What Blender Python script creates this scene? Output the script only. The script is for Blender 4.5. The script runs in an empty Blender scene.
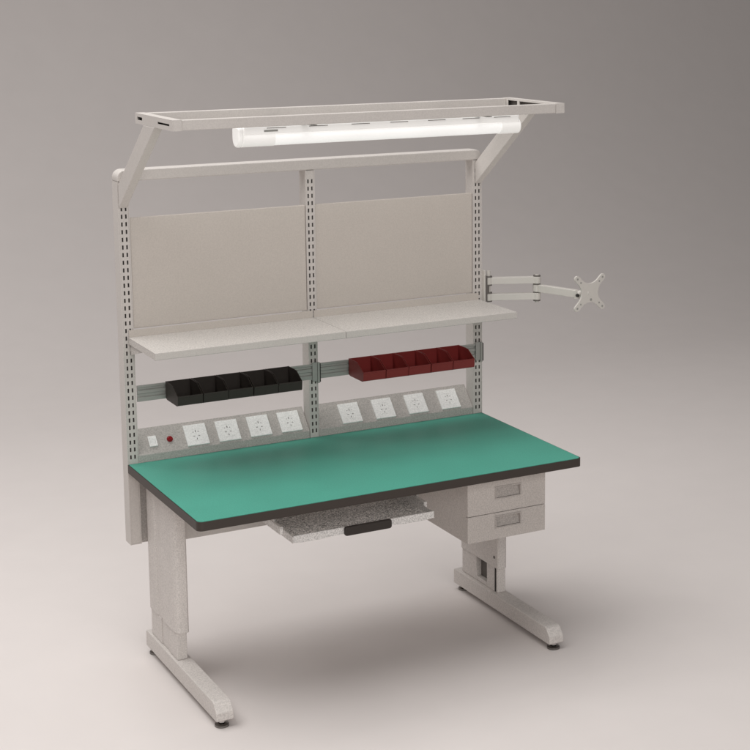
import bpy, bmesh, math, random
from mathutils import Vector, Matrix

S = bpy.context.scene
C = S.collection
random.seed(3)

# ------------------------------------------------------------------ materials
def mat(name, col, rough=0.5, metal=0.0, speckle=0.0, sp_scale=900, bump=0.0, emit=None, estr=0.0, var=0.04, spec=0.5):
    m = bpy.data.materials.new(name); m.use_nodes = True
    nt = m.node_tree; N = nt.nodes; L = nt.links
    b = N['Principled BSDF']
    b.inputs['Roughness'].default_value = rough
    b.inputs['Metallic'].default_value = metal
    b.inputs['Specular IOR Level'].default_value = spec
    tc = N.new('ShaderNodeTexCoord')
    big = N.new('ShaderNodeTexNoise'); big.inputs['Scale'].default_value = 5.0; big.inputs['Detail'].default_value = 4
    L.new(tc.outputs['Object'], big.inputs['Vector'])
    r1 = N.new('ShaderNodeValToRGB')
    r1.color_ramp.elements[0].position = 0.3; r1.color_ramp.elements[1].position = 0.7
    r1.color_ramp.elements[0].color = tuple(c * (1 - var) for c in col) + (1,)
    r1.color_ramp.elements[1].color = tuple(min(1, c * (1 + var)) for c in col) + (1,)
    L.new(big.outputs['Fac'], r1.inputs['Fac'])
    out = r1.outputs['Color']
    if speckle > 0:
        fine = N.new('ShaderNodeTexNoise'); fine.inputs['Scale'].default_value = sp_scale
        fine.inputs['Detail'].default_value = 1
        L.new(tc.outputs['Object'], fine.inputs['Vector'])
        r2 = N.new('ShaderNodeMapRange'); r2.inputs['From Min'].default_value = 0.3; r2.inputs['From Max'].default_value = 0.7
        r2.inputs['To Min'].default_value = 1 - speckle; r2.inputs['To Max'].default_value = 1 + speckle
        L.new(fine.outputs['Fac'], r2.inputs['Value'])
        mx = N.new('ShaderNodeVectorMath'); mx.operation = 'SCALE'
        L.new(out, mx.inputs[0]); L.new(r2.outputs['Result'], mx.inputs['Scale'])
        out = mx.outputs['Vector']
    L.new(out, b.inputs['Base Color'])
    if bump > 0:
        bn = N.new('ShaderNodeTexNoise'); bn.inputs['Scale'].default_value = 600; bn.inputs['Detail'].default_value = 2
        L.new(tc.outputs['Object'], bn.inputs['Vector'])
        bp = N.new('ShaderNodeBump'); bp.inputs['Strength'].default_value = bump; bp.inputs['Distance'].default_value = 0.001
        L.new(bn.outputs['Fac'], bp.inputs['Height']); L.new(bp.outputs['Normal'], b.inputs['Normal'])
    if emit:
        b.inputs['Emission Color'].default_value = (*emit, 1); b.inputs['Emission Strength'].default_value = estr
    return m

PAINT = (0.575, 0.538, 0.508)
M = {}
M['paint'] = mat('grey_powder_coat', PAINT, 0.5, speckle=0.05, sp_scale=220, bump=0.15, var=0.015)
M['paint_sp'] = mat('speckled_powder_coat', (0.49, 0.45, 0.42), 0.5, speckle=0.14, sp_scale=220, bump=0.2, var=0.02)
M['leg'] = mat('leg_powder_coat', (0.62, 0.58, 0.55), 0.5, speckle=0.13, sp_scale=210, bump=0.2, var=0.02)
M['shelf'] = mat('shelf_powder_coat', (0.54, 0.51, 0.48), 0.45, speckle=0.20, sp_scale=200, bump=0.2, var=0.02)
M['tray'] = mat('hammered_tray_coat', (0.60, 0.58, 0.56), 0.45, speckle=0.80, sp_scale=210, bump=0.3)
M['tray_lip'] = mat('tray_lip_coat', (0.66, 0.64, 0.62), 0.45, speckle=0.28, sp_scale=190, bump=0.2)
M['strip'] = mat('power_strip_metal', (0.46, 0.43, 0.405), 0.45, speckle=0.17, sp_scale=210, bump=0.2, var=0.02)
M['handle'] = mat('handle_metal', (0.40, 0.365, 0.34), 0.45, speckle=0.2, sp_scale=200, bump=0.2)
M['panel'] = mat('back_panel_coat', (0.545, 0.498, 0.452), 0.6, speckle=0.045, sp_scale=200, bump=0.15, var=0.012)
M['green'] = mat('green_laminate', (0.064, 0.335, 0.25), 0.42, speckle=0.10, sp_scale=220, bump=0.1, var=0.04)
M['edge'] = mat('dark_edge_band', (0.037, 0.027, 0.021), 0.5)
M['dark'] = mat('dark_parts_and_shade', (0.14, 0.125, 0.115), 0.7)  # dark small parts, and painted shade inside slots and recesses
M['black'] = mat('black_plastic', (0.032, 0.025, 0.021), 0.5, bump=0.1, spec=0.35)
M['red'] = mat('dark_red_plastic', (0.21, 0.024, 0.022), 0.45, bump=0.1, spec=0.35)
M['galv'] = mat('galvanised_rail', (0.36, 0.355, 0.335), 0.4, metal=0.35, speckle=0.06)
M['chrome'] = mat('chrome', (0.55, 0.54, 0.53), 0.18, metal=1.0)
M['pad'] = mat('dark_chrome', (0.22, 0.21, 0.20), 0.22, metal=1.0)
M['rubber_and_shade'] = mat('black_rubber_and_shade', (0.02, 0.018, 0.016), 0.7)  # black parts, and the painted shade of the leg slot
M['white'] = mat('white_plastic', (0.90, 0.89, 0.87), 0.35, speckle=0.10, sp_scale=200, var=0.01)
M['lampw'] = mat('glowing_lamp_housing', (0.86, 0.85, 0.83), 0.35, emit=(1, 0.98, 0.95), estr=0.20)  # glow added to the opaque housing to make it look brightly lit
M['tube'] = mat('lit_diffuser', (0.85, 0.85, 0.84), 0.3, emit=(1, 0.985, 0.965), estr=0.34)
M['redlens'] = mat('red_indicator_lens', (0.25, 0.010, 0.014), 0.25)
M['arm'] = mat('pale_arm_casting', (0.60, 0.57, 0.53), 0.4)
M['floor'] = mat('studio_floor', (0.70, 0.652, 0.631), 0.75, var=0.01, spec=0.25)

# ------------------------------------------------------------------ mesh helpers
def box(bm, x0, x1, y0, y1, z0, z1):
    vs = [bm.verts.new((x, y, z)) for x in (x0, x1) for y in (y0, y1) for z in (z0, z1)]
    for f in ((0, 1, 3, 2), (4, 6, 7, 5), (0, 4, 5, 1), (2, 3, 7, 6), (0, 2, 6, 4), (1, 5, 7, 3)):
        bm.faces.new([vs[i] for i in f])

def prism(bm, pts, a0, a1, axis='x'):
    """closed polygon pts extruded from a0 to a1 along axis; pts are the other two coordinates in xyz order"""
    def P(a, q):
        return {'x': (a, q[0], q[1]), 'y': (q[0], a, q[1]), 'z': (q[0], q[1], a)}[axis]
    A = [bm.verts.new(P(a0, q)) for q in pts]; B = [bm.verts.new(P(a1, q)) for q in pts]
    n = len(pts)
    bm.faces.new(A); bm.faces.new(B[::-1])
    for i in range(n):
        bm.faces.new((A[i], B[i], B[(i + 1) % n], A[(i + 1) % n]))

def cyl(bm, p0, p1, r0, r1=None, n=20):
    p0 = Vector(p0); p1 = Vector(p1); r1 = r0 if r1 is None else r1
    d = (p1 - p0).normalized(); a = d.orthogonal().normalized(); b = d.cross(a)
    A = []; B = []
    for i in range(n):
        t = 2 * math.pi * i / n; o = a * math.cos(t) + b * math.sin(t)
        A.append(bm.verts.new(p0 + o * r0)); B.append(bm.verts.new(p1 + o * r1))
    bm.faces.new(A[::-1]); bm.faces.new(B)
    for i in range(n):
        bm.faces.new((A[i], A[(i + 1) % n], B[(i + 1) % n], B[i]))

def obox(bm, p0, p1, w, h, up=(0, 0, 1)):
    """bar from p0 to p1 with width w (sideways) and height h (along up)"""
    p0 = Vector(p0); p1 = Vector(p1); d = (p1 - p0).normalized(); up = Vector(up)
    s = d.cross(up).normalized(); u = s.cross(d).normalized()
    vs = []
    for p in (p0, p1):
        for i in (-1, 1):
            for j in (-1, 1):
                vs.append(bm.verts.new(p + s * (i * w / 2) + u * (j * h / 2)))
    for f in ((0, 1, 3, 2), (4, 6, 7, 5), (0, 4, 5, 1), (2, 3, 7, 6), (0, 2, 6, 4), (1, 5, 7, 3)):
        bm.faces.new([vs[i] for i in f])

def hole_plate(bm, us, vs_, holes, to3, th):
    """plate us=(u0,u1) vs_=(v0,v1) with rectangular holes; to3(u,v,w) maps to space, w = depth"""
    U = sorted({*us} | {h[0] for h in holes} | {h[1] for h in holes})
    V = sorted({*vs_} | {h[2] for h in holes} | {h[3] for h in holes})
    hs = {}
    for h in holes:
        for i in range(len(U) - 1):
            if h[0] - 1e-9 <= U[i] and U[i + 1] <= h[1] + 1e-9:
                for j in range(len(V) - 1):
                    if h[2] - 1e-9 <= V[j] and V[j + 1] <= h[3] + 1e-9:
                        hs[(i, j)] = 1
    nu, nv = len(U) - 1, len(V) - 1
    F = {(i, j): bm.verts.new(to3(U[i], V[j], 0)) for i in range(nu + 1) for j in range(nv + 1)}
    B = {(i, j): bm.verts.new(to3(U[i], V[j], th)) for i in range(nu + 1) for j in range(nv + 1)}
    solid = lambda i, j: 0 <= i < nu and 0 <= j < nv and (i, j) not in hs
    for i in range(nu):
        for j in range(nv):
            if not solid(i, j): continue
            bm.faces.new((F[i, j], F[i + 1, j], F[i + 1, j + 1], F[i, j + 1]))
            bm.faces.new((B[i, j], B[i, j + 1], B[i + 1, j + 1], B[i + 1, j]))
            if not solid(i - 1, j): bm.faces.new((F[i, j], F[i, j + 1], B[i, j + 1], B[i, j]))
            if not solid(i + 1, j): bm.faces.new((F[i + 1, j], B[i + 1, j], B[i + 1, j + 1], F[i + 1, j + 1]))
            if not solid(i, j - 1): bm.faces.new((F[i, j], B[i, j], B[i + 1, j], F[i + 1, j]))
            if not solid(i, j + 1): bm.faces.new((F[i, j + 1], F[i + 1, j + 1], B[i + 1, j + 1], B[i, j + 1]))
    for v in list(F.values()) + list(B.values()):
        if not v.link_faces: bm.verts.remove(v)

def rrect(x0, x1, y0, y1, r, n=6, corners=(1, 1, 1, 1)):
    """rounded rectangle, corners in order (x0y0, x1y0, x1y1, x0y1)"""
    pts = []
    for k, (cx, cy, sx, sy) in enumerate(((x0, y0, 1, 1), (x1, y0, -1, 1), (x1, y1, -1, -1), (x0, y1, 1, -1))):
        if not corners[k]:
            pts.append((cx, cy)); continue
        a0 = [math.pi, 1.5 * math.pi, 0, 0.5 * math.pi][k]
        for i in range(n + 1):
            a = a0 + (math.pi / 2) * i / n
            pts.append((cx + sx * r + r * math.cos(a), cy + sy * r + r * math.sin(a)))
    return pts

def obj(name, bm, m, parent=None, bevel=0.0, smooth=False, seg=2):
    bmesh.ops.recalc_face_normals(bm, faces=bm.faces)
    me = bpy.data.meshes.new(name); bm.to_mesh(me); bm.free()
    me.materials.append(m)
    if smooth:
        for p in me.polygons: p.use_smooth = True
        me.set_sharp_from_angle(angle=math.radians(38))
    o = bpy.data.objects.new(name, me); C.objects.link(o)
    if bevel > 0:
        b = o.modifiers.new('bevel', 'BEVEL'); b.width = bevel; b.segments = seg; b.limit_method = 'ANGLE'
        b.angle_limit = math.radians(35); b.harden_normals = False
    if parent is not None:
        o.parent = parent
        o.matrix_parent_inverse = origin_of(parent).inverted()
    return o

ORIGIN = {}
def origin_of(o):
    return ORIGIN.get(o.name, Matrix.Identity(4))

def thing(name, label, cat, loc, group=None):
    o = bpy.data.objects.new(name, None); o.empty_display_size = 0.05; C.objects.link(o)
    o.location = loc; o['label'] = label; o['category'] = cat
    if group: o['group'] = group
    ORIGIN[o.name] = Matrix.Translation(Vector(loc))
    return o

def tag(o, label, cat, group=None):
    o['label'] = label; o['category'] = cat
    if group: o['group'] = group
    return o

NB = bmesh.new
def one(name, m, parent, *boxes, bevel=0.0015):
    bm = NB()
    for b in boxes: box(bm, *b)
    return obj(name, bm, m, parent, bevel)

# ------------------------------------------------------------------ setting
bm = NB()
prof = [(-9.0, 0.0), (3.4, 0.0)]
R = 5.0
for i in range(1, 25):
    a = math.radians(90 * i / 24)
    prof.append((3.4 + R * math.sin(a), R - R * math.cos(a)))
prof.append((8.4, 14.0))
xs = [-14, 20]
rows = [[bm.verts.new((x, y, z)) for (y, z) in prof] for x in xs]
for i in range(len(prof) - 1):
    bm.faces.new((rows[0][i], rows[1][i], rows[1][i + 1], rows[0][i + 1]))
fl = obj('floor', bm, M['floor'], smooth=True)
fl['kind'] = 'structure'

# ------------------------------------------------------------------ workbench
W, D, H = 1.5, 0.75, 0.75
wb = thing('workbench', 'tall grey steel workbench with green top and slotted uprights', 'workbench', (0.75, -0.3, 0))

# table top (slab inside a dark edge band)
bm = NB(); prism(bm, rrect(0.004, W - 0.004, -D + 0.004, -0.001, 0.018, corners=(1, 1, 0, 0)), 0.7290, H, 'z')
top = obj('tabletop', bm, M['green'], wb)
bm = NB(); prism(bm, rrect(0.005, W - 0.005, -D + 0.005, -0.0015, 0.017, corners=(1, 1, 0, 0)), 0.7185, 0.7285, 'z')
obj('backing_sheet', bm, M['paint'], top)
bm = NB()
outer = rrect(0.0, W, -D, 0.0, 0.020, corners=(1, 1, 0, 0)); inner = rrect(0.0042, W - 0.0042, -D + 0.0042, -0.0012, 0.0178, corners=(1, 1, 0, 0))
n = len(outer)
lv = [[bm.verts.new((q[0], q[1], z)) for q in ring] for ring, z in ((outer, 0.718), (outer, 0.7485), (inner, 0.7485), (inner, 0.718))]
for k in range(4):
    A, B = lv[k], lv[(k + 1) % 4]
    for i in range(n): bm.faces.new((A[i], A[(i + 1) % n], B[(i + 1) % n], B[i]))
obj('edge_band', bm, M['edge'], top)

# crossbeam under the top
one('crossbeam', M['paint'], wb, (0.10, 1.40, -0.215, -0.185, 0.505, 0.60), bevel=0.003)
for xa in (0.064, 1.40): one('top_support', M['paint'], wb, (xa, xa + 0.036, -0.64, -0.03, 0.7005, 0.7175), bevel=0.002)

# legs: left one built, right one mirrored about x = 0.75
def mir(pts, m): return [(1.5 - x, y) for x, y in pts] if m else pts
def bx(m, b): return (1.5 - b[1], 1.5 - b[0], *b[2:]) if m else b
for m in (False, True):
    # upper sleeve: C section, closed and grooved outside
    sec = [(0.078, -0.006), (0.066, -0.008), (0.061, -0.014), (0.060, -0.023), (0.060, -0.090), (0.062, -0.098), (0.0655, -0.104),
           (0.0655, -0.150), (0.062, -0.157), (0.060, -0.165), (0.060, -0.280), (0.0615, -0.294), (0.066, -0.306), (0.074, -0.313), (0.086, -0.315), (0.102, -0.315),
           (0.108, -0.309), (0.108, -0.014), (0.102, -0.006)]
    bm = NB(); prism(bm, mir(sec, m), 0.192, 0.700, 'z')
    leg = obj('leg', bm, M['leg'], wb, 0.0012, smooth=False)
    b0 = NB(); box(b0, *bx(m, (0.0425, 0.1000, 0.020, 0.024, 0.437, 0.7170))); obj('mounting_bracket', b0, M['strip'], leg)  # bracket in a darker grey, painting in the shade beside the leg
    # foot
    pf = [(0.036, 0.026), (0.036, 0.082), (0.030, 0.088), (-0.680, 0.088), (-0.692, 0.084), (-0.716, 0.056), (-0.718, 0.030), (-0.714, 0.026)]
    x0, x1 = (0.056, 0.118) if not m else (1.382, 1.444)
    bm = NB(); prism(bm, pf, x0, x1, 'x'); obj('foot', bm, M['leg'], leg, 0.003)
    # lower column: rear tube, front tube, web with a window facing inward
    b0 = NB()
    box(b0, *bx(m, (0.065, 0.103, -0.130, -0.012, 0.0885, 0.1915)))
    box(b0, *bx(m, (0.065, 0.103, -0.300, -0.215, 0.0885, 0.1915)))
    box(b0, *bx(m, (0.068, 0.076, -0.2149, -0.1301, 0.0885, 0.1915)))
    box(b0, *bx(m, (0.0762, 0.1015, -0.2149, -0.1301, 0.0885, 0.105)))
    obj('lower_column', b0, M['leg'], leg, 0.0025)
    b0 = NB(); box(b0, *bx(m, (0.0763, 0.080, -0.2145, -0.1305, 0.1055, 0.1913))); obj('recess_shade', b0, M['dark'], leg)  # dark panel painting in the shade of the column recess
    b0 = NB(); box(b0, *bx(m, (0.1030, 0.1042, -0.291, -0.281, 0.092, 0.188))); obj('slot_shade', b0, M['rubber_and_shade'], leg)  # black strip on the face, standing in for the shade in a narrow gap
    for zz, yy in ((0.235, -0.285), (0.36, -0.285)):
        b0 = NB(); xx = 0.108; cyl(b0, ((1.5 - xx) if m else xx, yy, zz), ((1.5 - xx - 0.002) if m else xx + 0.002, yy, zz), 0.006, n=12)
        obj('bolt', b0, M['dark'], leg)
    # levelling pads
    for yy in (-0.690, 0.006):
        xx = 0.084 if not m else 1.416
        b0 = NB(); cyl(b0, (xx, yy, 0.0), (xx, yy, 0.007), 0.025, 0.024, 24); cyl(b0, (xx, yy, 0.007), (xx, yy, 0.013), 0.022, 0.010, 24)
        pad = obj('levelling_pad', b0, M['pad'], leg, smooth=True)
        b0 = NB(); cyl(b0, (xx, yy, 0.0131), (xx, yy, 0.0259), 0.009, n=16); cyl(b0, (xx, yy, 0.015), (xx, yy, 0.021), 0.0135, n=6)
        obj('stem', b0, M['chrome'], leg, smooth=True)

# uprights: channel with a perforated front strip
def upright(x0, x1, ztop):
    w = x1 - x0
    bm = NB()
    box(bm, x0, x0 + 0.0035, 0.0, 0.060, 0.440, ztop)
    box(bm, x1 - 0.0035, x1, 0.0, 0.060, 0.440, ztop)
    box(bm, x0 + 0.0035, x1 - 0.0035, 0.0565, 0.060, 0.440, ztop)
    box(bm, x0 + 0.0035, x1 - 0.0035, 0.0015, 0.0565, 0.440, 0.443)
    up = obj('upright', bm, M['paint'], wb)
    one('front_cover', M['paint'], up, (x0 + 0.0036, x1 - 0.0036, 0.002, 0.005, 0.4432, 0.7170), bevel=0.0005)
    hs = []; z = 0.768; cx = (x0 + x1) / 2
    while z < ztop - 0.03:
        for s in (-1, 1):
            hs.append((cx + s * 0.0078 - 0.0030, cx + s * 0.0078 + 0.0030, z, z + 0.0155))
        z += 0.0279
    bm = NB(); hole_plate(bm, (x0 + 0.0038, x1 - 0.0038), (0.7385, ztop - 0.001), hs, lambda u, v, d: (u, 0.0008 + d, v), 0.002)
    obj('slot_strip', bm, M['paint'], up)
    b0 = NB(); box(b0, x0 + 0.0038, x1 - 0.0038, 0.018, 0.020, 0.7515, ztop - 0.001); obj('slot_shade_sheet', b0, M['dark'], up)  # dark sheet added behind the slots to stand in for shade in the channel
for a, b in ((0.0, 0.042), (0.730, 0.768), (1.458, 1.500)):
    upright(a, b, 1.795)

# top rail: one tube bent at both ends
bm = NB()
pts = [(0.0, 1.7953)]
for i in range(9):
    t = math.pi - (math.pi / 2) * i / 8; pts.append((0.030 + 0.030 * math.cos(t), 1.806 + 0.030 * math.sin(t)))
for i in range(9):
    t = math.pi / 2 - (math.pi / 2) * i / 8; pts.append((1.470 + 0.030 * math.cos(t), 1.806 + 0.030 * math.sin(t)))
pts += [(1.500, 1.7953)]
prism(bm, pts, -0.0015, 0.0615, 'y')
obj('top_rail', bm, M['paint'], wb, 0.004, seg=3)

# back panels
for a, b in ((0.0435, 0.7285), (0.7695, 1.4565)):
    bm = NB(); box(bm, a, b, 0.004, 0.018, 1.2555, 1.662)
    obj('back_panel', bm, M['panel'], wb, 0.002)

# bin rails: louvred channels with dark end brackets
for a, b in ((0.044, 0.7690), (0.7715, 1.494)):
    rp = [(0.0, 0.983), (-0.007, 0.983), (-0.007, 0.998), (-0.0025, 1.001), (-0.0025, 1.010), (-0.007, 1.013), (-0.007, 1.024), (-0.003, 1.027), (-0.003, 1.033), (-0.009, 1.036), (-0.009, 1.043), (0.0, 1.043)]
    bm = NB(); prism(bm, rp, a, b, 'x'); rail = obj('bin_rail', bm, M['galv'], wb)
    x = b
    bm = NB(); box(bm, x - 0.009, x, -0.016, -0.0095, 0.968, 1.050); box(bm, x - 0.030, x - 0.0092, -0.0125, -0.0095, 0.975, 1.050)
    obj('rail_bracket', bm, M['galv'], rail, 0.001)
    bm = NB(); box(bm, x + 0.0002, x + 0.0022, -0.018, -0.001, 0.972, 1.046); obj('end_plate', bm, M['rubber_and_shade'], rail)

# overhead frame
ZT, ZB = 2.056, 2.022
YF, YB = -0.615, -0.230
bm = NB(); box(bm, 0.037, 1.460, YF, YF + 0.028, ZB, ZT)
fr = obj('front_bar', bm, M['paint'], wb, 0.002)
bm = NB(); box(bm, 0.037, 1.460, YB - 0.028, YB, ZB, ZT)
obj('rear_bar', bm, M['paint'], wb, 0.002)
for s in (0, 1):
    xo, xi = (0.004, 0.0365) if s == 0 else (1.496, 1.4605)
    d = 1 if s == 0 else -1
    mid = (YF + YB) / 2 + 0.03
    bm = NB()
    holes = [(YB - 0.075, YB - 0.020, ZB + 0.012, ZB + 0.023), (YF + 0.030, YF + 0.150, ZB + 0.013, ZB + 0.020)]
    hole_plate(bm, (YF - 0.001, YB + 0.001), (ZB - 0.001, ZT + 0.001), holes, lambda u, v, w: (xo + d * w, u, v), 0.003)
    ins = [(YB - 0.110, YB - 0.040, ZB + 0.006, ZB + 0.028), (YF + 0.045, YB - 0.125, ZB + 0.006, ZB + 0.028)]
    hole_plate(bm, (YF - 0.001, YB + 0.001), (ZB - 0.001, ZT + 0.001), ins, lambda u, v, w: (xi - d * w, u, v), 0.003)
    a0, a1 = sorted((xo + d * 0.0031, xi - d * 0.0031))
    box(bm, a0, a1, YF - 0.001, YB + 0.001, ZT - 0.002, ZT + 0.001)
    box(bm, a0, a1, YF - 0.001, YB + 0.001, ZB - 0.001, ZB + 0.002)
    box(bm, a0, a1, YF - 0.001, YF + 0.002, ZB + 0.002, ZT - 0.002)
    box(bm, a0, a1, YB - 0.002, YB + 0.001, ZB + 0.002, ZT - 0.002)
    side = obj('side_bar', bm, M['paint'], wb)
    a0, a1 = sorted((xo + d * 0.014, xo + d * 0.018))
    b0 = NB(); box(b0, a0, a1, YF + 0.003, YB - 0.003, ZB + 0.0025, ZT - 0.0025); obj('bar_shade_sheet', b0, M['dark'], side)  # dark sheet inside the hollow bar, imitating the shade seen through its openings
    # slanted strap from the upright to the side bar
    y_lo = -0.0025
    poly = [(y_lo, 1.700), (y_lo, 1.785), (-0.318, 2.0205), (-0.437, 2.0205)]
    x0, x1 = (0.003, 0.033) if s == 0 else (1.467, 1.497)
    bm = NB(); prism(bm, poly, x0, x1, 'x'); obj('slanted_strap', bm, M['paint'], wb, 0.002)

# ------------------------------------------------------------------ shelves
for k, (a, b) in enumerate(((0.020, 0.7490), (0.7510, 1.4830))):
    lab = 'left grey steel shelf above the row of black bins' if k == 0 else 'right grey steel shelf above the row of red bins'
    t = thing('steel_shelf', lab, 'shelf', ((a + b) / 2, -0.15, 1.226), 'shelves hooked on the uprights')
    bm = NB(); th = 0.002
    box(bm, a, b, -0.305, -0.003, 1.2235, 1.226)                       # board
    box(bm, a, a + th, -0.3018, -0.003, 1.2015, 1.2233)
    box(bm, b - th, b, -0.3018, -0.003, 1.2015, 1.2233)
    box(bm, a, b, -0.305 + 0.004, -0.288, 1.2000, 1.2014)
    obj('shelf_board', bm, M['shelf'], t)
    bm = NB(); box(bm, a - 0.0003, b + 0.0003, -0.3053, -0.3021, 1.2018, 1.2257); obj('front_lip', bm, M['paint'], t, 0.001)
    bm = NB(); box(bm, a + 0.002, b - 0.002, -0.0055, -0.003, 1.2262, 1.253)
    obj('rear_upstand', bm, M['panel'], t)
    for xx in (a + 0.006, b - 0.010):
        bm = NB(); prism(bm, [(-0.004, 1.160), (-0.004, 1.2230), (-0.200, 1.2230), (-0.200, 1.212)], xx, xx + 0.003, 'x')
        obj('bracket', bm, M['shelf'], t)

# ------------------------------------------------------------------ storage bins
def bin_mesh(w):
    bm = NB(); t = 0.0025; h = w / 2
    side = [(0.0, 0.004), (-0.012, 0.0), (-0.122, 0.0), (-0.131, 0.004), (-0.134, 0.037), (-0.118, 0.045), (-0.082, 0.066), (-0.062, 0.068), (0.0, 0.068)]
    for x0, x1 in ((-h, -h + t), (h - t, h)): prism(bm, side, x0, x1, 'x')
    a, b = -h + t, h - t
    prism(bm, [(-0.0005, 0.004), (-0.012, 0.0003), (-0.122, 0.0003), (-0.1305, 0.004), (-0.128, 0.006), (-0.012, 0.004)], a, b, 'x')
    prism(bm, [(-0.1305, 0.004), (-0.1335, 0.037), (-0.1305, 0.038), (-0.1275, 0.006)], a, b, 'x')
    prism(bm, [(-0.0005, 0.004), (-0.0005, 0.0675), (-0.003, 0.0675), (-0.003, 0.004)], a, b, 'x')
    # rolled front lip and rear hook
    prism(bm, [(-0.1338, 0.0335), (-0.1362, 0.0345), (-0.1362, 0.0385), (-0.1335, 0.0390)], -h + 0.001, h - 0.001, 'x')
    prism(bm, [(0.0002, 0.058), (0.0025, 0.058), (0.0025, 0.066), (0.0002, 0.066)], -h * 0.7, h * 0.7, 'x')
    return bm
ords = ['leftmost', 'second from the left', 'middle', 'second from the right', 'rightmost']
for colr, x0, mt, where in (('black', 0.150, 'black', 'under the left shelf'), ('dark red', 0.893, 'red', 'under the right shelf')):
    src = None
    for i in range(5):
        cx = x0 + 0.0985 * i + 0.048
        if src is None:
            o = src = obj('storage_bin', bin_mesh(0.0955), M[mt])
        else:
            o = src.copy(); C.objects.link(o)
        o.location = (cx, -0.0118, 0.9815 + random.uniform(-.0004, .0004)); o.rotation_euler = (0, 0, math.radians(random.uniform(-.4, .4)))
        lab = ['leftmost %s plastic bin in the row %s', '%s plastic bin second from the left in the row %s', 'middle one of the five %s plastic bins %s', '%s plastic bin second from the right in the row %s', 'rightmost %s plastic bin in the row %s'][i] % (colr, where)
        tag(o, lab, 'storage bin', colr + ' bins hung on the bin rail')

# ------------------------------------------------------------------ power strips
vy, vz = 0.075, 0.083
L_ = math.hypot(vy, vz); vdir = Vector((0, vy / L_, vz / L_)); nrm = Vector((0, -vz / L_, vy / L_))
def on_face(x, v, w):   # point on sloped face: v up the slope from the lip, w out of the face
    return Vector((x, 0.0, 0.777)) + vdir * v + nrm * w
for k, (a, b, xs_) in enumerate(((0.0430, 0.7285, (0.277, 0.403, 0.530, 0.657)), (0.7695, 1.4570, (0.915, 1.062, 1.209, 1.358)))):
    lab = 'sloping grey power strip with white switch, red light and four outlets' if k == 0 else 'sloping grey power strip with four white outlets and no switch'
    t = thing('power_strip', lab, 'power strip', ((a + b) / 2, 0.03, 0.7505), 'power strips along the back of the top')
    bm = NB(); prism(bm, [(0.0006, 0.7380), (0.0006, 0.777), (0.075, 0.860), (0.0755, 0.7380)], a, b, 'x')
    obj('housing', bm, M['strip'], t, 0.0015)
    for x in xs_:
        c = 0.051; h = 0.043
        tw = random.uniform(-.0006, .0006)
        holes = []
        for hx, hv, ww, hh in ((0, 0.014, 0.0035, 0.009), (-0.010, -0.006, 0.007, 0.0035), (0.010, -0.006, 0.007, 0.0035), (-0.010, 0.011, 0.0035, 0.0035), (0.010, 0.011, 0.0035, 0.0035), (0, -0.018, 0.003, 0.008)):
            holes.append((hx - ww / 2, hx + ww / 2, hv - hh / 2, hv + hh / 2))
        bm = NB(); hole_plate(bm, (-h, h), (-h, h), holes, lambda u, v, w: on_face(x + u, c + v + tw, 0.0068 - w), 0.0062)
        ou = obj('outlet', bm, M['white'], t)
        bm = NB(); hole_plate(bm, (-0.021, 0.021), (-0.025, 0.025), [(-0.0198, 0.0198, -0.0238, 0.0238)], lambda u, v, w: on_face(x + u, c + v + tw, 0.0074 - w), 0.00055)
        obj('socket_rim', bm, M['white'], ou)
        bm = NB(); hole_plate(bm, (-0.020, 0.020), (-0.024, 0.024), [], lambda u, v, w: on_face(x + u, c + v + tw, 0.0020 - w), 0.0012)
        obj('socket_shade_sheet', bm, M['dark'], ou)  # dark backing that paints the shade inside the socket holes
    if k == 0:
        bm = NB(); hole_plate(bm, (-0.0155, 0.0155), (-0.021, 0.021), [(-0.010, 0.010, -0.0145, 0.0145)], lambda u, v, w: on_face(0.107 + u, 0.050 + v, 0.0060 - w), 0.0055)
        sw = obj('switch', bm, M['white'], t)
        bm = NB()
        q = [on_face(0.107 + u, 0.050 + v, w) for u, v, w in ((-.0095, -.014, .0050), (.0095, -.014, .0050), (.0095, .014, .0085), (-.0095, .014, .0085), (-.0095, -.014, .0006), (.0095, -.014, .0006), (.0095, .014, .0006), (-.0095, .014, .0006))]
        vs = [bm.verts.new(p) for p in q]
        for f in ((0, 1, 2, 3), (4, 7, 6, 5), (0, 4, 5, 1), (1, 5, 6, 2), (2, 6, 7, 3), (3, 7, 4, 0)): bm.faces.new([vs[i] for i in f])
        obj('rocker', bm, M['white'], sw, 0.0006)
        bm = NB(); cyl(bm, on_face(0.174, 0.050, 0.0004), on_face(0.174, 0.050, 0.004), 0.0115, n=24)
        lt = obj('indicator_light', bm, M['redlens'], t, smooth=True)
        bm = NB(); cyl(bm, on_face(0.174, 0.050, 0.0041), on_face(0.174, 0.050, 0.0085), 0.0090, 0.0055, n=24); obj('lens', bm, M['redlens'], lt, smooth=True)

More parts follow.
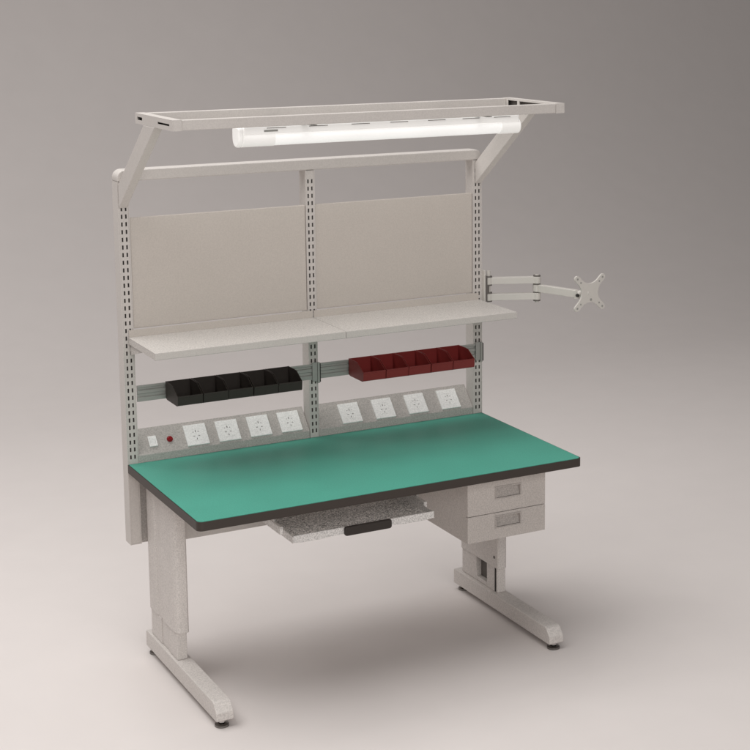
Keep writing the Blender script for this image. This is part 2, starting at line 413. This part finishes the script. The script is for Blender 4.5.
# ------------------------------------------------------------------ drawer cabinet
t = thing('drawer_cabinet', 'grey two-drawer steel cabinet hung under the right end of the top', 'drawer cabinet', (1.227, -0.46, 0.462))
X0, X1, Yf, Yb, Z0, Z1 = 1.0605, 1.3915, -0.648, -0.270, 0.463, 0.7165
bm = NB()
box(bm, X0, X0 + 0.003, Yf, Yb, Z0, Z1); box(bm, X1 - 0.003, X1, Yf, Yb, Z0, Z1)
box(bm, X0 + 0.003, X1 - 0.003, Yb - 0.003, Yb, Z0, Z1); box(bm, X0 + 0.003, X1 - 0.003, Yf, Yb - 0.003, Z0, Z0 + 0.003)
box(bm, X0 + 0.003, X1 - 0.003, Yf, Yb - 0.003, Z1 - 0.003, Z1)
obj('carcass', bm, M['paint_sp'], t)
for z0, z1, hz0, hz1 in ((0.5665, 0.7000, 0.616, 0.664), (0.4640, 0.5640, 0.505, 0.553)):
    hx0, hx1 = 1.175, 1.287
    bm = NB(); hole_plate(bm, (X0 - 0.0005, X1 + 0.0005), (z0, z1), [(hx0 + 0.004, hx1 - 0.004, hz0 + 0.004, hz1 - 0.004)], lambda u, v, w: (u, -0.663 + w, v), 0.0145)
    dr = obj('drawer', bm, M['paint_sp'], t)
    bm = NB()
    hole_plate(bm, (hx0, hx1), (hz0, hz1), [(hx0 + 0.005, hx1 - 0.005, hz0 + 0.005, hz1 - 0.005)], lambda u, v, w: (u, -0.6652 + w, v), 0.002)
    prism(bm, [(-0.6500, hz0 + 0.0045), (-0.6620, hz0 + 0.0060), (-0.6500, hz1 - 0.0150)], hx0 + 0.0045, hx1 - 0.0045, 'x')
    prism(bm, [(-0.6490, hz0 + 0.0045), (-0.6490, hz1 - 0.0045), (-0.6510, hz1 - 0.0045), (-0.6510, hz0 + 0.0045)], hx0 + 0.0045, hx1 - 0.0045, 'x')
    obj('recessed_handle', bm, M['handle'], dr)
one('top_filler', M['paint_sp'], t, (X0, X1, -0.655, -0.6482, 0.7025, 0.7165), bevel=0.0008)

# ------------------------------------------------------------------ keyboard tray
t = thing('keyboard_tray', 'speckled grey pull-out tray with black front handle under the top', 'tray', (0.63, -0.5, 0.60))
x0, x1, yf, yb = 0.362, 0.905, -0.684, -0.330
bm = NB()
box(bm, x0, x1, yf, yb, 0.599, 0.602)
tray = obj('tray_pan', bm, M['tray'], t)
bm = NB()
hole_lip = [(0.552, 0.6035), (0.552, 0.6215)]
fp = [(x0, 0.5985), (x0 + 0.03, 0.5955), (x0 + 0.11, 0.5955), (x0 + 0.16, 0.5985), (x1 - 0.16, 0.5985), (x1 - 0.11, 0.5955), (x1 - 0.03, 0.5955), (x1, 0.5985), (x1, 0.624), (x0, 0.624)]
prism(bm, fp, yf - 0.006, yf - 0.0002, 'y')
obj('front_lip', bm, M['tray_lip'], tray, 0.002)
for xa in (x0 - 0.003, x1 + 0.0002):
    bm = NB(); box(bm, xa, xa + 0.0028, yf - 0.005, yb, 0.597, 0.622); obj('side_lip', bm, M['tray_lip'], tray, 0.0008)
for xa in (x0 - 0.0165, x1 + 0.0035):
    bm = NB(); box(bm, xa, xa + 0.0125, yf + 0.075, yb + 0.03, 0.606, 0.634); sl = obj('slide_rail', bm, M['tray_lip'], t, 0.001)
    bm = NB(); box(bm, xa + 0.003, xa + 0.006, yf + 0.13, yb + 0.02, 0.6342, 0.7165); box(bm, xa - 0.012, xa + 0.0028, yf + 0.13, yb + 0.02, 0.7135, 0.7165); obj('hanger', bm, M['tray'], sl)
bm = NB()
prism(bm, rrect(0.550, 0.732, 0.594, 0.6275, 0.009), yf - 0.020, yf - 0.0065, 'y')
obj('handle', bm, M['black'], t, 0.004, smooth=True, seg=3)

# ------------------------------------------------------------------ tube lamp
LX0, LX1, LY = 0.262, 1.366, -0.500
t = thing('tube_lamp', 'long white lit tube lamp hung under the overhead frame', 'lamp', ((LX0 + LX1) / 2, LY, 2.0))
bm = NB(); box(bm, LX0 + 0.020, LX1 - 0.008, LY - 0.026, LY + 0.026, 1.9885, 2.0155)
hs = obj('housing', bm, M['lampw'], t, 0.004)
bm = NB(); cyl(bm, (LX0 + 0.135, LY, 1.974), (LX1 - 0.085, LY, 1.974), 0.0265, n=32)
obj('diffuser', bm, M['tube'], t, smooth=True)
def capsec(r, zc): 
    P = [(LY + r * math.cos(a), zc + r * math.sin(a)) for a in [math.radians(180 + 180 * i / 16) for i in range(17)]]
    return P + [(LY + r, 2.008), (LY + r - 0.007, 2.016), (LY - r + 0.007, 2.016), (LY - r, 2.008)]
bm = NB(); prism(bm, capsec(0.031, 1.977), LX0, LX0 + 0.018, 'x'); obj('end_cap', bm, M['lampw'], t, 0.005, smooth=True, seg=3)
bm = NB(); cyl(bm, (LX0 + 0.0185, LY, 1.9745), (LX0 + 0.134, LY, 1.9745), 0.0285, n=32); obj('lamp_holder', bm, M['lampw'], t, smooth=True)
bm = NB(); cyl(bm, (LX1 - 0.084, LY, 1.9735), (LX1, LY, 1.9735), 0.0285, n=32); obj('lamp_holder', bm, M['lampw'], t, 0.003, smooth=True)
for xx in (0.365, 0.52, 0.68, 0.83, 0.98, 1.12, 1.25):
    bm = NB(); box(bm, xx, xx + 0.07, LY - 0.0272, LY + 0.0272, 2.0085, 2.0105); obj('vent_slot', bm, M['dark'], hs)
bm = NB(); box(bm, 0.355, 0.405, LY - 0.0271, LY - 0.0262, 1.9970, 2.0035); obj('label_plate', bm, M['galv'], hs)
for xx in (0.49, 1.17):
    bm = NB(); box(bm, xx, xx + 0.022, LY - 0.012, LY + 0.012, 2.0157, 2.023)
    box(bm, xx, xx + 0.022, YF + 0.0005, YB - 0.0005, 2.0186, 2.0208)
    obj('hanging_clip', bm, M['galv'], t)

# ------------------------------------------------------------------ monitor arm
t = thing('monitor_arm', 'pale folding monitor arm with X-shaped mount beside the right upright', 'monitor arm', (1.52, 0.03, 1.21))
bm = NB(); box(bm, 1.5005, 1.506, -0.020, 0.060, 1.208, 1.345)
cl = obj('clamp_plate', bm, M['arm'], t, 0.002)
bm = NB(); box(bm, 1.5065, 1.528, -0.012, 0.012, 1.212, 1.318); obj('hinge_block', bm, M['dark'], cl, 0.002)
bm = NB(); cyl(bm, (1.530, 0.0, 1.214), (1.530, 0.0, 1.340), 0.009, n=20); pv = obj('pivot_post', bm, M['arm'], t, smooth=True)
EX, EY = 1.712, -0.080
for z in (1.298, 1.231):
    bm = NB(); obox(bm, (1.530, 0, z), (EX, EY, z), 0.024, 0.028); cyl(bm, (1.530, 0, z - 0.0141), (1.530, 0, z + 0.0141), 0.0165, n=24); cyl(bm, (EX, EY, z - 0.0141), (EX, EY, z + 0.0141), 0.0165, n=24)
    ln = obj('link_bar', bm, M['arm'], t, 0.0015, smooth=True)
    for zz in (z - 0.0170, z + 0.0170):
        for xx, yy in ((1.530, 0.0), (EX, EY)):
            bm = NB(); cyl(bm, (xx, yy, zz - 0.0027), (xx, yy, zz + 0.0027), 0.0150, n=20); obj('washer', bm, M['dark'], ln, smooth=True)
bm = NB(); cyl(bm, (EX, EY, 1.205), (EX, EY, 1.319), 0.0085, n=20); cyl(bm, (EX, EY, 1.2505), (EX, EY, 1.2785), 0.0165, n=24)
el = obj('elbow_post', bm, M['arm'], t, smooth=True)
P0 = Vector((EX, EY, 1.2645)); P1 = Vector((1.792, -0.258, 1.2610))
dirv = (P1 - P0).normalized()
bm = NB(); obox(bm, P0 + dirv * 0.014, P1, 0.024, 0.031); obj('forearm', bm, M['arm'], t, 0.002)
VC = Vector((1.829, -0.292, 1.268))
bm = NB(); cyl(bm, P1 - dirv * 0.002 + Vector((0, 0, -0.018)), P1 - dirv * 0.002 + Vector((0, 0, 0.014)), 0.012, n=20); obj('swivel', bm, M['arm'], t, smooth=True)
bm = NB(); cyl(bm, (1.7805, -0.2745, 1.259), (1.7805, -0.284, 1.259), 0.0065, n=16); obj('swivel_bolt', bm, M['rubber_and_shade'], t, smooth=True)
bm = NB(); cyl(bm, P1 + dirv * 0.004, VC + Vector((0, 0.0045, 0)), 0.014, n=20); obj('tilt_head', bm, M['arm'], t, smooth=True)
# X plate: concave outline between four rounded arms, slots near each tip
bm = NB()
out = []
hw = 0.0125
for k in range(4):
    a = math.radians(45 + 90 * k); ca, sa = math.cos(a), math.sin(a)
    Lr = 0.098
    for i in range(9):
        th = -math.pi / 2 + math.pi * i / 8
        u, v = Lr - hw + hw * math.cos(th), hw * math.sin(th)
        out.append((u * ca - v * sa, u * sa + v * ca))
    # concave curve to the next arm
    a2 = a + math.pi / 4
    cvec = (math.cos(a2), math.sin(a2))
    p_a = (0.060 * ca - hw * sa, 0.060 * sa + hw * ca)
    b = a + math.pi / 2
    p_b = (0.060 * math.cos(b) + hw * math.sin(b), 0.060 * math.sin(b) - hw * math.cos(b))
    pc = (0.026 * cvec[0], 0.026 * cvec[1])
    for i in range(9):
        s = i / 8
        out.append(tuple((1 - s) ** 2 * p_a[j] + 2 * s * (1 - s) * pc[j] + s * s * p_b[j] for j in (0, 1)))
A_ = [bm.verts.new((VC.x + x, VC.y - 0.004, VC.z + z)) for x, z in out]; B_ = [bm.verts.new((VC.x + x, VC.y + 0.004, VC.z + z)) for x, z in out]
ca_ = bm.verts.new((VC.x, VC.y - 0.004, VC.z)); cb_ = bm.verts.new((VC.x, VC.y + 0.004, VC.z)); n_ = len(out)
for i in range(n_):
    j = (i + 1) % n_
    bm.faces.new((ca_, A_[i], A_[j])); bm.faces.new((cb_, B_[j], B_[i])); bm.faces.new((A_[i], B_[i], B_[j], A_[j]))
pl = obj('mount_plate', bm, M['arm'], t, 0.0012)
for k in range(4):
    a = math.radians(45 + 90 * k)
    for rr, r_ in ((0.084, 0.0042), (0.062, 0.0036)):
        px, pz = VC.x + rr * math.cos(a), VC.z + rr * math.sin(a)
        bm = NB(); cyl(bm, (px, VC.y - 0.0046, pz), (px, VC.y - 0.0041, pz), r_, n=14); obj('screw_hole', bm, M['galv'], pl)
bm = NB(); cyl(bm, (VC.x + 0.004, VC.y - 0.006, VC.z - 0.028), (VC.x + 0.004, VC.y - 0.0041, VC.z - 0.028), 0.005, n=14); obj('screw', bm, M['galv'], pl)

# ------------------------------------------------------------------ camera
f_px, ppx, ppy = 1603.2011, 456.0102, 256.3479
yaw, pitch, roll = -0.5024, -0.1646, -0.0041
fw = Vector((math.sin(-yaw) * math.cos(pitch), math.cos(yaw) * math.cos(pitch), math.sin(pitch)))
r = Vector((math.cos(yaw), math.sin(yaw), 0)); u = r.cross(fw)
r2 = r * math.cos(roll) + u * math.sin(roll); u2 = u * math.cos(roll) - r * math.sin(roll)
cam = bpy.data.cameras.new('camera'); co = bpy.data.objects.new('camera', cam); C.objects.link(co)
mt = Matrix.Identity(4)
for i in range(3):
    mt[i][0] = r2[i]; mt[i][1] = u2[i]; mt[i][2] = -fw[i]
mt.translation = Vector((-1.6787, -5.567, 2.466))
co.matrix_world = mt
cam.sensor_width = 36; cam.sensor_fit = 'HORIZONTAL'; cam.lens = f_px / 750 * 36
cam.shift_x = (375 - ppx) / 750; cam.shift_y = (ppy - 375) / 750
cam.clip_end = 200
S.camera = co

# ------------------------------------------------------------------ light
w = bpy.data.worlds.new('World'); S.world = w; w.use_nodes = True
bg = w.node_tree.nodes['Background']; bg.inputs['Color'].default_value = (1.0, 0.965, 0.95, 1); bg.inputs['Strength'].default_value = 0.155

def area(name, loc, target, size, power, col=(1, 0.97, 0.94)):
    l = bpy.data.lights.new(name, 'AREA'); l.shape = 'RECTANGLE'; l.size = size[0]; l.size_y = size[1]; l.energy = power; l.color = col
    o = bpy.data.objects.new(name, l); C.objects.link(o); o.location = loc
    o.rotation_euler = (Vector(target) - Vector(loc)).to_track_quat('-Z', 'Y').to_euler()
    return o
area('softbox_key', (-1.1, 0.2, 6.2), (0.7, -0.4, 0.0), (6.0, 6.0), 428, (1, 0.985, 0.97))
area('front_fill', (-0.6, -6.8, 3.4), (0.7, -0.2, 0.7), (4.5, 3.0), 180, (1, 0.98, 0.96))  # fill light added to brighten the front faces

S.view_settings.view_transform = 'Standard'; S.view_settings.look = 'None'; S.view_settings.exposure = 0
S.render.engine = 'CYCLES'
